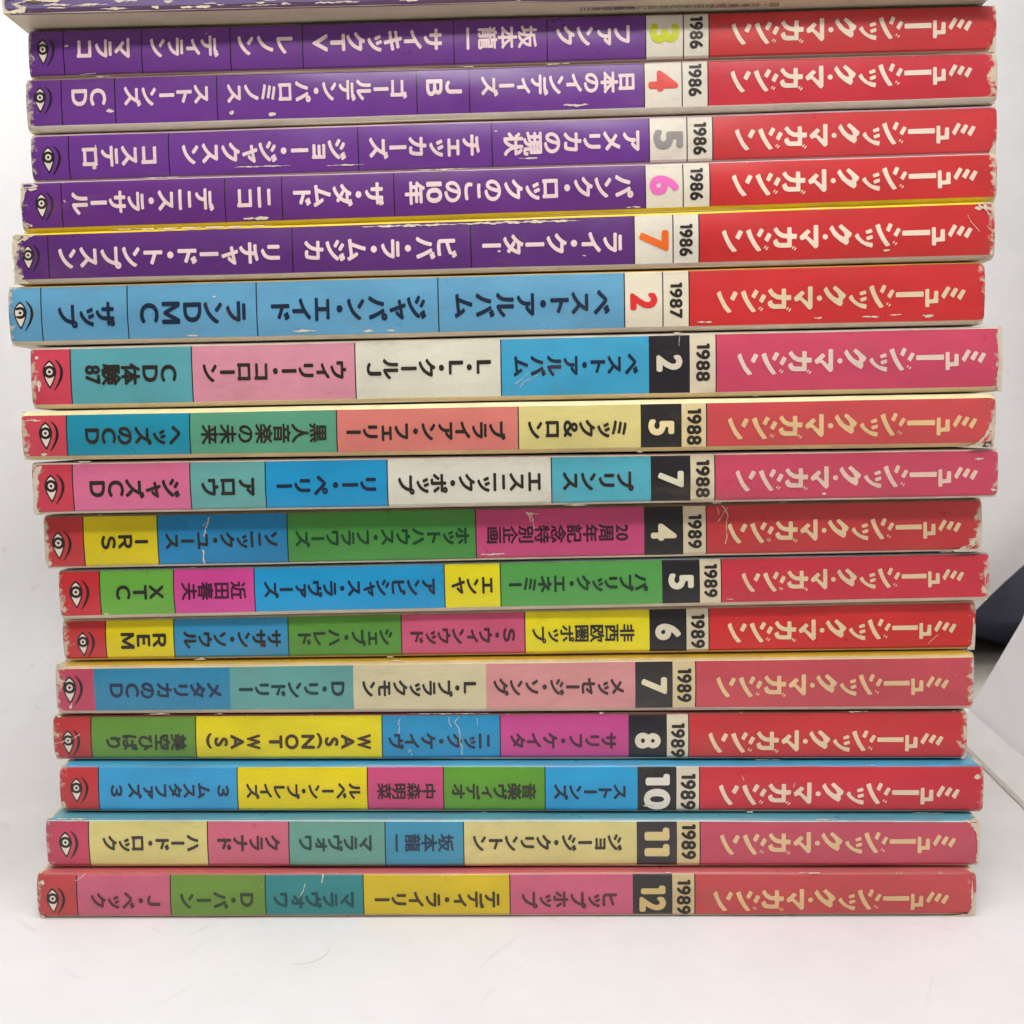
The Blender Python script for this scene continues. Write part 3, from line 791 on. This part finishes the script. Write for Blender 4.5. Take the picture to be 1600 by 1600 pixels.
  'tx': [('ＣＤ', -94.47, -86.84, 7.07, (238, 212, 210)), ('ストーンズ', -82.9, -64.41, 7.03, (238, 212, 210)), ('ゴールデン・パロミノス', -60.28, -21.13, 6.95, (238, 212, 210)), ('ＪＢ', -16.97, -9.23, 6.88, (238, 212, 210)), ('日本のインディーズ', -5.09, 27.82, 6.82, (238, 212, 210))],
  'em': 4.558,
  'title': (48.27, 99.26, 6.67, (238, 218, 197)),
  'num': ('4', 33.96, 6.77, 6.35, 4.42, (225, 75, 62)),
  'year': ('1986', 40.75, 6.75, 2.9, 6.77),
  'eye': (-101.39, 7.35, 0.1243),
  'eyec': (107, 54, 138),
  'mt': (0, None),
  'mb': (0.125, (216, 205, 184)),
  'top': (177, 157, 147),
  'wear': 0.03,
  'scuff': [(-50.64, 2.38, 1.66, 1.1), (-59.44, 2.92, 1.1, 1.1), (-86.13, 3.98, 1.93, 0.97), (15.23, 2.3, 5.52, 0.83), (-8.31, 11.74, 3.59, 0.55), (11.49, 10.85, 5.25, 0.55), (-87.51, 11.22, 3.04, 0.55)],
  'crack': [],
  'tear': []},
 {'key': 'A',
  'loc': (4.2, 5.81, 187.06),
  'tilt': 0.00125,
  'L': 209.39,
  'h': (10.88, 10.27),
  'seg': [(-96.69, (108, 55, 137)), (-79.44, (108, 55, 137)), (-59.95, (108, 55, 137)), (-44.13, (108, 55, 137)), (-11.22, (108, 55, 137)), (8.95, (108, 55, 137)), (30.11, (108, 55, 137)), (38.18, (226, 217, 198)), (43.65, (226, 217, 198)), (None, (203, 55, 56))],
  'line': True,
  'tx': [('マラコ', -93.72, -81.98, 6.1, (238, 212, 210)), ('ディラン', -77.54, -62.55, 6.07, (238, 212, 210)), ('レノン', -58.34, -46.3, 6.04, (238, 212, 210)), ('サイキックTV', -41.96, -13.78, 6.0, (238, 212, 210)), ('坂本龍一', -8.45, 6.74, 5.95, (238, 212, 210)), ('ファンク', 10.88, 26.68, 5.92, (238, 212, 210))],
  'em': 4.709,
  'title': (48.42, 99.33, 5.82, (238, 218, 194)),
  'num': ('3', 34.15, 5.89, 6.37, 4.15, (200, 205, 15)),
  'year': ('1986', 40.92, 5.88, 2.91, 6.79),
  'eye': (-101.22, 6.25, 0.1219),
  'eyec': (108, 55, 137),
  'mt': (0, None),
  'mb': (0.05, (190, 165, 150)),
  'top': (121, 92, 81),
  'wear': 0.0,
  'scuff': [(-95.95, 6.85, 0.97, 1.25), (-65.12, 8.7, 0.55, 0.42)],
  'crack': [([(-93.25, 0.79), (-89.7, 0.97)], 0.138)],
  'tear': [([(102.92, 0.27), (103.7, 1.57), (103.95, 3.15), (104.74, 3.93), (104.8, 0.22)], 0)]},
]

LABELS = {
    'Q': 'bottom magazine of the stack, numbered 12 for 1989, with pink cover edge above its spine',
    'P': 'magazine numbered 11 for 1989 with pale yellow and teal spine panels and teal cover edge',
    'O': 'magazine numbered 10 for 1989 with blue cover edge above yellow, green and blue spine panels',
    'N': 'magazine numbered 8 for 1989 with creased blue panel and dull maroon cover edge',
    'M': 'magazine numbered 7 for 1989 with faded cream and salmon spine panels and yellow cover edge',
    'L': 'magazine numbered 6 for 1989 with yellow panels at both ends of its topic row',
    'K': 'magazine numbered 5 for 1989 with a small yellow panel between blue and green panels',
    'J': 'magazine numbered 4 for 1989 with cracked red, blue and green spine and a rubbed corner',
    'I': 'magazine numbered 7 for 1988 with a cream middle panel and peeled pink eye corner',
    'H': 'magazine numbered 5 for 1988, yellowed spine edges, torn corner at its red end',
    'G': 'thick magazine numbered 2 for 1988 with pink, cream and cyan panels and cream border',
    'F': 'magazine numbered 2 for 1987 with a light blue spine and red title end',
    'E': 'magazine with worn purple spine, orange number 7 and 1986, yellow line along its top',
    'D': 'magazine with purple spine, pink number 6 and 1986, resting on the yellow edged one',
    'C': 'magazine with purple spine, grey number 5 and 1986',
    'B': 'magazine with purple spine, red number 4 and 1986, cream strip under it',
    'A': 'magazine with purple spine, lime yellow number 3 and 1986, under the topmost one',
}
GROUP = 'magazines stacked with their spines to the viewer'
YAW = math.radians(-1.7)
DEPTH = 148.0


class Spine:
    """shape of one issue's spine: local mm, x along it, z up, y into the stack"""

    def __init__(self, L, h, seed, wear):
        self.L, self.h, self.wear = L, h, wear
        self.seed = seed
        r = random.Random(seed)
        self.ph = [r.uniform(0, 6.28) for _ in range(8)]
        self.cut = [r.uniform(0.35, 1.0) for _ in range(4)]

    def T(self, x):
        t = x / self.L + 0.5
        return self.h[0] + (self.h[1] - self.h[0]) * t

    def y(self, x, z):
        v = 2 * z / self.T(x) - 1
        p = self.ph
        y = 0.40 * min(1.2, v * v)
        y += 0.10 * math.sin(x / 31 + p[0]) + 0.06 * math.sin(x / 13 + p[1]) + 0.03 * math.sin(x / 5.1 + z * 0.5 + p[2])
        y += 0.05 * math.sin(x / 17 + z * 0.45 + p[3])
        e = self.L / 2 - abs(x)
        if e < 2.2:
            y += 0.55 * (1 - max(e, 0) / 2.2) ** 2
        return y

    def zz(self, x, z):
        """height after the ends are rubbed round and the folds are slightly wavy"""
        T = self.T(x)
        e = self.L / 2 - abs(x)
        lo, hi = self.cut[0 if x < 0 else 1], self.cut[2 if x < 0 else 3]
        f = z / T
        w = 0.05 * math.sin(x / 19 + self.ph[4]) + 0.035 * math.sin(x / 6.3 + self.ph[5])
        z2 = z + w * (f if f > 0.5 else -(1 - f)) * -0.6
        if e < 1.8:
            k = 1 - math.sqrt(max(0.0, 1 - (1 - max(e, 0) / 1.8) ** 2))
            z2 += k * (lo * (1 - f) ** 3 - hi * f ** 3)
        return z2

    def attrs(self, me, pts):
        """place: running position for textures; rim: distance to the ends and to the folds"""
        pl, ri = [], []
        for x, y, z in pts:
            T = self.T(x)
            de = self.L / 2 - abs(x)
            dz = min(z, T - z)
            if dz < 0.6:
                dz = max(dz, 0) + max(0.0, y - 0.5)
            pl += [x + 400 * self.seed, z, max(0, y - 0.5)]
            ri += [de, abs(dz), self.wear]
        a = me.attributes.new('place', 'FLOAT_VECTOR', 'POINT'); a.data.foreach_set('vector', pl)
        a = me.attributes.new('rim', 'FLOAT_VECTOR', 'POINT'); a.data.foreach_set('vector', ri)


def put_print(name, sp, V, F, mats, fm, root, base, step=0.004):
    """lay flat lettering (x, z, layer) onto the spine as a part"""
    pts = [(x, sp.y(x, z) - base - step * l, z) for x, z, l in V]
    o = link_mesh(name, [(x * MM, y * MM, z * MM) for x, y, z in pts], F, mats, root)
    if fm:
        o.data.polygons.foreach_set('material_index', fm)
    sp.attrs(o.data, [(x, 0, z) for x, y, z in pts])
    return o


def build_cover(sp, d, root):
    L, r, rl = sp.L, 0.75, 1.1
    xs = {-L / 2, L / 2}
    n = 120
    for i in range(n + 1):
        xs.add(-L / 2 + L * i / n)
    for e in (0.25, 0.5, 0.8, 1.2, 1.6):
        xs.add(-L / 2 + e)
        xs.add(L / 2 - e)
    cols = []          # (x_end, colour)
    lw = 0.13
    seg = d['seg']
    dark = lin((30, 24, 30))
    first = True
    cols.append((seg[0][0], lin(d['eyec'])))
    for i in range(1, len(seg)):
        xe, c = seg[i]
        x0 = seg[i - 1][0]
        is_line = d['line'] or i >= len(seg) - 3
        month_dark = sum(seg[len(seg) - 3][1]) < 250
        if month_dark and i in (len(seg) - 3, len(seg) - 2):
            is_line = False
        if is_line:
            cols[-1] = (x0 - lw, cols[-1][1])
            cols.append((x0 + lw, dark))
        cols.append((L if xe is None else xe, lin(c)))
    for x, c in cols[:-1]:
        xs = {q for q in xs if abs(q - x) > 0.12 or abs(abs(q) - L / 2) < 1e-6}
        xs.add(x)
    xs = sorted(xs)

    def colour_at(x):
        for xe, c in cols:
            if x < xe:
                return c
        return cols[-1][1]
    # profile rows (kind, fraction or offset)
    T0 = min(sp.h)
    mb_z = d['mb'][0] * T0
    mt_z = d['mt'][0] * T0
    low_z = [rl * (1 - math.cos(t * math.pi / 2)) for t in (0.0, 0.3, 0.6, 0.85, 1.0)]
    top_z = [r * (1 - math.cos(t * math.pi / 2)) for t in (1.0, 0.85, 0.6, 0.3, 0.0)]
    mb = max(d['mb'][0] * T0, rl + 0.04)
    mt = max(d['mt'][0] * T0, r + 0.04)
    arc = [0.0, 0.3, 0.6, 0.85]
    rows = []
    for y in (DEPTH, 60, 20, 8, 3, 1.4):
        rows.append(('b', y, 0.0))
    for t in arc:
        a = t * math.pi / 2
        rows.append(('b', rl * (1 - math.sin(a)), rl * (1 - math.cos(a))))
    rows.append(('f', None, ('lo', rl)))
    rows.append(('f', None, ('lo', mb)))
    for q in (0.2, 0.35, 0.5, 0.65, 0.8):
        rows.append(('f', None, ('fr', q)))
    rows.append(('f', None, ('hi', mt)))
    rows.append(('f', None, ('hi', r)))
    for t in reversed(arc):
        a = t * math.pi / 2
        rows.append(('t', r * (1 - math.sin(a)), r * (1 - math.cos(a))))
    for y in (1.4, 3, 8, 20, 60, DEPTH):
        rows.append(('t', y, 0.0))
    nr = len(rows)
    under = lin((206, 192, 164))
    top = lin(d['top'])
    mbc = lin(d['mb'][1]) if d['mb'][1] else None
    mtc = lin(d['mt'][1]) if d['mt'][1] else None
    V = []
    for x in xs:
        T = sp.T(x)
        for kind, y, z in rows:
            if kind == 'b':
                zz = z
            elif kind == 't':
                zz = T - z
            else:
                w, q = z
                zz = q if w == 'lo' else (T - q if w == 'hi' else q * T)
            base = sp.y(x, min(max(zz, rl), T - r))
            yy = base + (y if y is not None and kind != 'f' else 0.0)
            if kind in 'bt' and y > 2:
                yy = y
            if kind == 'b':
                zz += 0.24 * max(0.0, 1 - y / 20)
            elif kind == 't':
                zz -= 0.24 * max(0.0, 1 - y / 20)
            V.append((x, yy, sp.zz(x, zz)))
    F, C = [], []
    for i in range(len(xs) - 1):
        xm = (xs[i] + xs[i + 1]) / 2
        pc = colour_at(xm)
        for j in range(nr - 1):
            a = i * nr + j
            F.append((a, a + nr, a + nr + 1, a + 1))
            if j < 6:
                c = under
            elif j < 11:
                zm = (low_z[j - 6] + low_z[j - 5]) / 2 if j < 10 else rl
                c = mbc if mbc and (zm < mb_z) else pc
            elif j < 17:
                c = pc
            elif j < 20:
                zm = r if j == 17 else (top_z[j - 18] + top_z[j - 17]) / 2
                c = mtc if mtc and (zm < mt_z) else pc
            else:
                c = top
            C.append(c)
    o = link_mesh('cover', [(x * MM, y * MM, z * MM) for x, y, z in V], F, COVER, root, True)
    sp.attrs(o.data, V)
    ca = o.data.color_attributes.new('ink', 'FLOAT_COLOR', 'CORNER')
    buf = []
    for p in o.data.polygons:
        buf += [*C[p.index], 1.0] * p.loop_total
    ca.data.foreach_set('color', buf)
    so = o.modifiers.new('card', 'SOLIDIFY')
    so.thickness = 0.22 * MM
    so.offset = -1.0
    so.use_rim = True
    return o


def build_pages(sp, root):
    L = sp.L - 0.5
    V, F = [], []
    nx, nz = 2, 1
    for x in (-L / 2, L / 2):
        T = sp.T(x)
        for y in (0.9, DEPTH - 1.0):
            for z in (0.30, T - 0.30):
                V.append((x * MM, y * MM, z * MM))
    F = [(0, 1, 3, 2), (4, 6, 7, 5), (0, 4, 5, 1), (2, 3, 7, 6), (0, 2, 6, 4), (1, 5, 7, 3)]
    return link_mesh('page_block', V, F, PAGES, root)


def jag(rng, cx, cz, w, h, side=0):
    """ragged little patch of bare paper; side -1 or 1 hangs it on the lower or upper fold"""
    n = max(10, int(w * 6))
    up, lo = [], []
    p = [rng.uniform(0, 6.28) for _ in range(4)]
    for i in range(n + 1):
        t = i / n
        e = math.sin(math.pi * t) ** 0.45
        x = cx - w / 2 + w * t + rng.uniform(-.5, .5) * w / n
        a = (0.55 + 0.3 * math.sin(w * 1.1 * t + p[0]) + 0.2 * math.sin(w * 3.1 * t + p[1]) + rng.uniform(-.2, .2)) * e
        b_ = (0.5 + 0.3 * math.sin(w * 1.3 * t + p[2]) + 0.2 * math.sin(w * 3.7 * t + p[3]) + rng.uniform(-.2, .2)) * e
        a, b_ = max(a, 0.04), max(b_, 0.04)
        if side < 0:
            b_ = 0
        if side > 0:
            a = 0
        up.append((x, cz + h / 2 * a))
        lo.append((x, cz - h / 2 * b_))
    return up + lo[::-1]


def rough(poly, rng, amp=0.16):
    out = []
    for i, p in enumerate(poly):
        q = poly[(i + 1) % len(poly)]
        n = max(1, int(math.hypot(q[0] - p[0], q[1] - p[1]) / 0.5))
        for k in range(n):
            t = k / n
            a = amp if k else 0
            out.append((p[0] + (q[0] - p[0]) * t + rng.uniform(-a, a), p[1] + (q[1] - p[1]) * t + rng.uniform(-a, a)))
    return out


def ribbon(pts, w, rng):
    V, F = [], []
    P = []
    for a, b_ in zip(pts, pts[1:]):
        for i in range(4):
            t = i / 4
            P.append((a[0] + (b_[0] - a[0]) * t + rng.uniform(-.5, .5) * w, a[1] + (b_[1] - a[1]) * t + rng.uniform(-.5, .5) * w))
    P.append(pts[-1])
    for i, p in enumerate(P):
        q, r = P[min(i + 1, len(P) - 1)], P[max(i - 1, 0)]
        dx, dz = q[0] - r[0], q[1] - r[1]
        dd = math.hypot(dx, dz) or 1
        k = w * rng.uniform(0.15, 0.6)
        V += [(p[0] - dz / dd * k, p[1] + dx / dd * k, 0), (p[0] + dz / dd * k, p[1] - dx / dd * k, 0)]
    for i in range(len(P) - 1):
        F.append((2 * i, 2 * i + 1, 2 * i + 3, 2 * i + 2))
    return V, F


def fit(V, x0, x1):
    xs = [v[0] for v in V]
    a, b_ = min(xs), max(xs)
    return a, (x1 - x0) / (b_ - a)


def build_issue(i, d):
    root = bpy.data.objects.new('magazine', None)
    scene.collection.objects.link(root)
    root.empty_display_size = 0.02
    root.location = [q * MM for q in d['loc']]
    root.rotation_euler = (0, -math.atan(d['tilt']), YAW)
    tag(root, LABELS[d['key']], 'magazine', GROUP)
    sp = Spine(d['L'], d['h'], i + 1, d['wear'] * 0.8)
    rng = random.Random(100 + i)
    build_cover(sp, d, root)
    build_pages(sp, root)
    # masthead
    x0, x1, zc, tc = d['title']
    k = (x1 - x0) / 2962.0
    V = [(x0 + (x - 168) * k, zc - (y - 343) * k, 0) for x, y, _ in TITLE_V]
    put_print('title_lettering', sp, V, TITLE_F, ink(tc), None, root, 0.09)
    # topics, upside down on the lying spine
    for t, x0, x1, zc, c in d['tx']:
        kan = sum(1 for q in t if ord(q) > 0x4e00 and ord(q) < 0xa000)
        V, F = column(t, 0.027 if kan > 2 else 0.040)
        a, k = fit(V, x0, x1)
        em = d['em']
        V = [(x1 - (q - a) * k, zc - w * em * 1.02, l) for q, w, l in V]
        put_print('topic_lettering', sp, V, F, ink(c), None, root, 0.07)
    # month numeral and year, lying on their side
    s, xc, zc, w, h, c = d['num']
    V, F = layout(s, 0.046, 0.17, True)
    a, k = fit(V, 0, h)
    ys = [v[1] for v in V]
    ya, yb = min(ys), max(ys)
    V = [(xc + ((y - ya) / (yb - ya) - 0.5) * w, zc + h / 2 - (x - a) * k, l) for x, y, l in V]
    put_print('month_numeral', sp, V, F, ink(c), None, root, 0.07)
    s, xc, zc, w, h = d['year']
    zc = max(zc, h / 2 + 0.75)
    V, F = layout(s, 0.036, 0.125, True)
    a, k = fit(V, 0, h)
    ys = [v[1] for v in V]
    ya, yb = min(ys), max(ys)
    V = [(xc + ((y - ya) / (yb - ya) - 0.5) * w, zc + h / 2 - (x - a) * k, l) for x, y, l in V]
    put_print('year_lettering', sp, V, F, ink((42, 36, 30)), None, root, 0.05)
    # printed eye
    ex, ez, k = d['eye']
    V, F, fm = [], [], []
    for li, (poly, mi) in enumerate(EYE):
        v, f = fill([poly])
        n0 = len(V)
        V += [(ex + x * k, ez + y * k, li * 2) for x, y, _ in v]
        F += [tuple(q + n0 for q in t) for t in f]
        fm += [mi] * len(f)
    put_print('eye_emblem', sp, V, F, [ink((40, 34, 34)), ink((230, 216, 200))], fm, root, 0.05)
    # torn and rubbed places
    for cx, cz, w, h in d['scuff']:
        Tm = sp.T(cx)
        if h > 2.2 * w:
            polys = [[(cx + (b_ - cz), cz + (a - cx)) for a, b_ in jag(rng, cx, cz, h, w)]]
        elif cz < 1.3:
            polys = [jag(rng, cx, 0.1, w, h * 1.25, -1)]
        elif cz > Tm - 1.3:
            polys = [jag(rng, cx, Tm - 0.1, w, h * 1.25, 1)]
        else:
            polys = [jag(rng, cx, cz, w, h)]
        V, F = fill(polys)
        V = [(min(max(x, -sp.L / 2 + 0.15), sp.L / 2 - 0.15), min(max(z, 0.05), Tm - 0.05), rng.random()) for x, z, l in V]
        put_print('paper_scuff', sp, V, F, BARE, None, root, 0.10)
    for pts, w in d['crack']:
        V, F = ribbon(pts, w, rng)
        Tm = sp.T(pts[0][0])
        V = [(min(max(x, -sp.L / 2 + 0.1), sp.L / 2 - 0.1), min(max(z, 0.1), Tm - 0.1), l) for x, z, l in V]
        put_print('crease_crack', sp, V, F, BARE, None, root, 0.12)
    for poly, dark in d['tear']:
        V, F = fill([rough(poly, rng)])
        V = [(min(x, sp.L / 2 - 0.02), max(z, 0.02), 0) for x, z, l in V]
        put_print('torn_corner', sp, V, F, ink((58, 44, 28)) if dark else BARE, None, root, 0.15 if dark else 0.11)
    return root


for i, d in enumerate(ISSUES):
    build_issue(i, d)


# ------------------------------------------------------------------ the topmost issue, cut by the frame
def build_top():
    root = bpy.data.objects.new('magazine', None)
    scene.collection.objects.link(root)
    root.empty_display_size = 0.02
    root.location = (2.1 * MM, -0.8 * MM, 197.75 * MM)
    root.rotation_euler = (0, math.atan(0.0017), math.radians(-1.3))
    tag(root, 'topmost magazine of the stack, purple spine badly peeled, cream underside jutting out', 'magazine', GROUP)
    L = 209.0
    sp = Spine(L, (10.5, 10.5), 30, 0.02)
    pp = (120, 102, 144)
    d = dict(seg=[(-99, pp), (-60, pp), (-20, pp), (5, pp), (34, pp), (43, (226, 217, 198)), (48, (226, 217, 198)), (None, (60, 58, 78))],
             eyec=(120, 102, 144), line=False, mb=(0.07, (92, 58, 104)), mt=(0, None), top=(120, 90, 120))
    build_cover(sp, d, root)
    build_pages(sp, root)
    rng = random.Random(77)
    polys = []
    for q in range(90):
        x = rng.uniform(-95, 60)
        polys.append(jag(rng, x, rng.choice((0.75, 1.3, 1.9, 2.6, 3.4)) + rng.uniform(-.3, .3), rng.uniform(1.5, 9), rng.uniform(.25, .95)))
    V, F = fill(polys)
    V = [(x, max(z, .3), rng.random()) for x, z, l in V]
    put_print('paper_scuff', sp, V, F, BARE, None, root, 0.10)
    V, F = fill([rough([(-104.3, .1), (-99.5, .2), (-99, 1.2), (-101, 2.0), (-97, 2.5), (-93, 2.1), (-91.5, 2.6), (-95, 3.2), (-99, 3.5), (-101, 5.5),
                        (-101, 8), (-104.3, 8)], rng)])
    put_print('torn_corner', sp, V, F, BARE, None, root, 0.13)
    V, F = fill([rough([(-103.6, 2.6), (-101.5, 2.9), (-102.5, 3.5)], rng, .1), rough([(-99.4, 2.4), (-97, 2.0), (-95.6, 2.2), (-97.4, 2.7)], rng, .1)])
    put_print('torn_corner', sp, V, F, ink((120, 96, 72)), None, root, 0.16)
    polys = []
    for q in range(26):
        polys.append(jag(rng, rng.uniform(-70, 60), rng.uniform(2.2, 6), rng.uniform(2, 12), rng.uniform(.6, 2.0)))
    V, F = fill(polys)
    V = [(x, z, rng.random()) for x, z, l in V]
    put_print('rubbed_patch', sp, V, F, ink((92, 94, 116)), None, root, 0.075)
    # grey imprint line on the underside
    V, F = column('四・六号発売世田谷区出品に重量部共三', 0.008)
    a, k = fit(V, 10, 52)
    me = [((52 - (q - a) * k + 8) * MM, (4.6 + w * 1.9) * MM, (-0.03 - 0.002 * l) * MM) for q, w, l in V]
    o = link_mesh('imprint_lettering', me, F, ink((96, 88, 78)), root)
    sp.attrs(o.data, [(x, 6, 0) for x, y, z in me])
    return root


build_top()


# ------------------------------------------------------------------ the white tent around the stack
def white_cloth(name, c, bump=0.3):
    m, nt, b = nodes_of(name)
    tc = nt.nodes.new('ShaderNodeTexCoord')
    v = tc.outputs['Object']
    n = noise(nt, v, 30, 7, 0.7)
    hi = lin(c)
    lo = tuple(q * 0.80 for q in hi)
    col = mix(nt, n, (*lo, 1), (*hi, 1))
    # fine handling marks, two directions
    for rot, sc in ((0.5, (1.0, 0.10, 1.0)), (-0.9, (1.0, 0.14, 1.0))):
        mp = nt.nodes.new('ShaderNodeMapping')
        mp.inputs['Rotation'].default_value = (0, 0, rot)
        nt.links.new(v, mp.inputs['Vector'])
        s = noise(nt, mp.outputs[0], 210, 3, 0.6, sc)
        s = math_node(nt, 'MULTIPLY', math_node(nt, 'SUBTRACT', s, 0.66), 5.0, True)
        col = mix(nt, math_node(nt, 'MULTIPLY', s, 0.36), col, (*lin((150, 144, 142)), 1))
    nt.links.new(col, b.inputs['Base Color'])
    b.inputs['Roughness'].default_value = 0.6
    b.inputs['Specular IOR Level'].default_value = 0.3
    bp = nt.nodes.new('ShaderNodeBump')
    bp.inputs['Strength'].default_value = bump
    bp.inputs['Distance'].default_value = 0.0012
    nt.links.new(noise(nt, v, 32, 6, 0.62, (1.0, 0.7, 1.0)), bp.inputs['Height'])
    nt.links.new(bp.outputs[0], b.inputs['Normal'])
    return m


WHITE = white_cloth('white_sheet', (235, 233, 233))
PANEL = white_cloth('white_panel', (238, 235, 238), 0.15)

nt = PANEL.node_tree
b = nt.nodes['Principled BSDF']
tr = nt.nodes.new('ShaderNodeBsdfTranslucent')
tr.inputs[0].default_value = (0.86, 0.85, 0.86, 1)
ms = nt.nodes.new('ShaderNodeMixShader')
ms.inputs[0].default_value = 0.6
nt.links.new(b.outputs[0], ms.inputs[1])
nt.links.new(tr.outputs[0], ms.inputs[2])
nt.links.new(ms.outputs[0], nt.nodes['Material Output'].inputs[0])

# grey table under everything
m, nt, b = nodes_of('grey_table')
tc = nt.nodes.new('ShaderNodeTexCoord')
nt.links.new(mix(nt, noise(nt, tc.outputs['Object'], 20, 5), (*lin((170, 163, 152)), 1), (*lin((196, 190, 180)), 1)), b.inputs['Base Color'])
b.inputs['Roughness'].default_value = 0.6
o = link_mesh('table_surface', [(-2, -1.5, -.003), (2, -1.5, -.003), (2, 2.5, -.003), (-2, 2.5, -.003)], [(0, 1, 2, 3)], m)
tag(o, kind='structure')

# sweep: floor, cove and back in one sheet; its right side is cut slanting
prof = [(-0.62, 0.0), (-0.3, 0.0), (-0.1, 0.0), (0.0, 0.0), (0.08, 0.0), (0.14, 0.0), (0.16, 0.0)]
R = 0.05
for i in range(1, 13):
    a = i / 12 * math.pi / 2
    prof.append((0.16 + R * math.sin(a), R * (1 - math.cos(a))))
for z in (0.12, 0.18, 0.26, 0.36, 0.5):
    prof.append((0.21, z))
V, F = [], []
nx = 24
for y, z in prof:
    xr = 0.5 if (z == 0 and y < 0.15) else 0.162 + 1.17 * z
    for i in range(nx + 1):
        x = -0.7 + (xr + 0.7) * i / nx
        V.append((x, y, z))
for j in range(len(prof) - 1):
    for i in range(nx):
        a = j * (nx + 1) + i
        F.append((a, a + 1, a + nx + 2, a + nx + 1))
o = link_mesh('backdrop_sheet', V, F, WHITE, None, True)
so = o.modifiers.new('sheet', 'SOLIDIFY'); so.thickness = 0.0008; so.offset = -1
tag(o, 'white sheet under the stack that curves up behind it as a backdrop', 'backdrop')


def slab(name, poly, axis_from, thick, mat, parent=None):
    """flat polygon (y, z) at x = axis_from, thickened to +x"""
    n = len(poly)
    V = [(axis_from, y, z) for y, z in poly] + [(axis_from + thick, y, z) for y, z in poly]
    F = [tuple(range(n))[::-1], tuple(range(n, 2 * n))]
    for i in range(n):
        k = (i + 1) % n
        F.append((i, k, n + k, n + i))
    return link_mesh(name, V, F, mat, parent)


root = bpy.data.objects.new('tent_panel', None)
scene.collection.objects.link(root)
tag(root, 'white side panel of the photo tent with slanting edge and flat hem, beside the stack', 'panel')
slab('panel_sheet', [(0.163, 0.001), (0.108, 0.0456), (0.085, 0.075), (0.08, 0.12), (0.08, 0.42), (-0.5, 0.42), (-0.5, 0.001)], 0.0, 0.002, PANEL, root)  # upper part, out of view, extended to block the fill light's direct rays
hv = []
for y in (0.1625, -0.5):
    hv += [(-0.0150, y, 0.0004), (-0.0145, y, 0.0018), (-0.008, y, 0.0024), (-0.0002, y, 0.0018), (-0.0002, y, 0.0004)]
hf = [(i, i + 5, i + 6, i + 1) for i in range(4)] + [(0, 1, 2, 3, 4), (9, 8, 7, 6, 5), (4, 9, 5, 0)]
link_mesh('hem', hv, hf, WHITE, root)
root.location = (0.1766 - 0.14 * 0.163, 0.0, 0.0)
root.rotation_euler = (0, 0, -math.atan(0.14))

# dark blue bag beyond the tent
m, nt, b = nodes_of('navy_fabric')
tc = nt.nodes.new('ShaderNodeTexCoord')
nt.links.new(mix(nt, noise(nt, tc.outputs['Object'], 30, 5), (*lin((58, 60, 82)), 1), (*lin((98, 100, 122)), 1)), b.inputs['Base Color'])
b.inputs['Roughness'].default_value = 0.55
V, F = [], []
NX, NT = 26, 22
for i in range(NX + 1):
    for j in range(NT):
        t = j / NT * 2 * math.pi
        u = i / NX
        x = 0.17 + 0.42 * u
        k = (1 - abs(2 * u - 1) ** 6) ** 0.5 + 0.02
        cy, cz = math.cos(t), math.sin(t)
        q = 0.22
        yy = 0.10 * math.copysign(abs(cy) ** q, cy) * k
        zz = 0.075 * math.copysign(abs(cz) ** q, cz) * k
        w = 1 + 0.05 * math.sin(9 * u * 3 + 3 * t) + 0.04 * math.sin(5 * t - 11 * u)
        V.append((x, 0.355 + yy * w, max(-.002, 0.076 + zz * w)))
for i in range(NX):
    for j in range(NT):
        a, c = i * NT + j, i * NT + (j + 1) % NT
        F.append((a, a + NT, c + NT, c))
F.append(tuple(range(NT)))
F.append(tuple(NX * NT + j for j in reversed(range(NT))))
o = link_mesh('fabric_bag', V, F, m, None, True)
tag(o, 'dark navy fabric bag seen through the gap behind the white side panel', 'bag')

# one loose hair on the sheet
pts = [(-0.04257, -0.01906), (-0.04075, -0.01899), (-0.03877, -0.01841), (-0.03716, -0.01716), (-0.03621, -0.01509), (-0.03593, -0.01213)]
V, F = [], []
for k, (x, y) in enumerate(pts):
    q = pts[min(k + 1, len(pts) - 1)]
    p = pts[max(k - 1, 0)]
    dx, dy = q[0] - p[0], q[1] - p[1]
    dd = math.hypot(dx, dy)
    for t in range(5):
        a = t / 5 * 2 * math.pi
        rr = 0.000035
        V.append((x - dy / dd * rr * math.cos(a), y + dx / dd * rr * math.cos(a), 0.0002 + rr * math.sin(a)))
for k in range(len(pts) - 1):
    for t in range(5):
        F.append((k * 5 + t, k * 5 + (t + 1) % 5, k * 5 + 5 + (t + 1) % 5, k * 5 + 5 + t))
m, nt, b = nodes_of('dark_hair')
b.inputs['Base Color'].default_value = (0.5, 0.47, 0.45, 1)
o = link_mesh('hair_strand', V, F, m)
tag(o, 'single thin dark hair lying on the white sheet in front of the stack', 'hair')
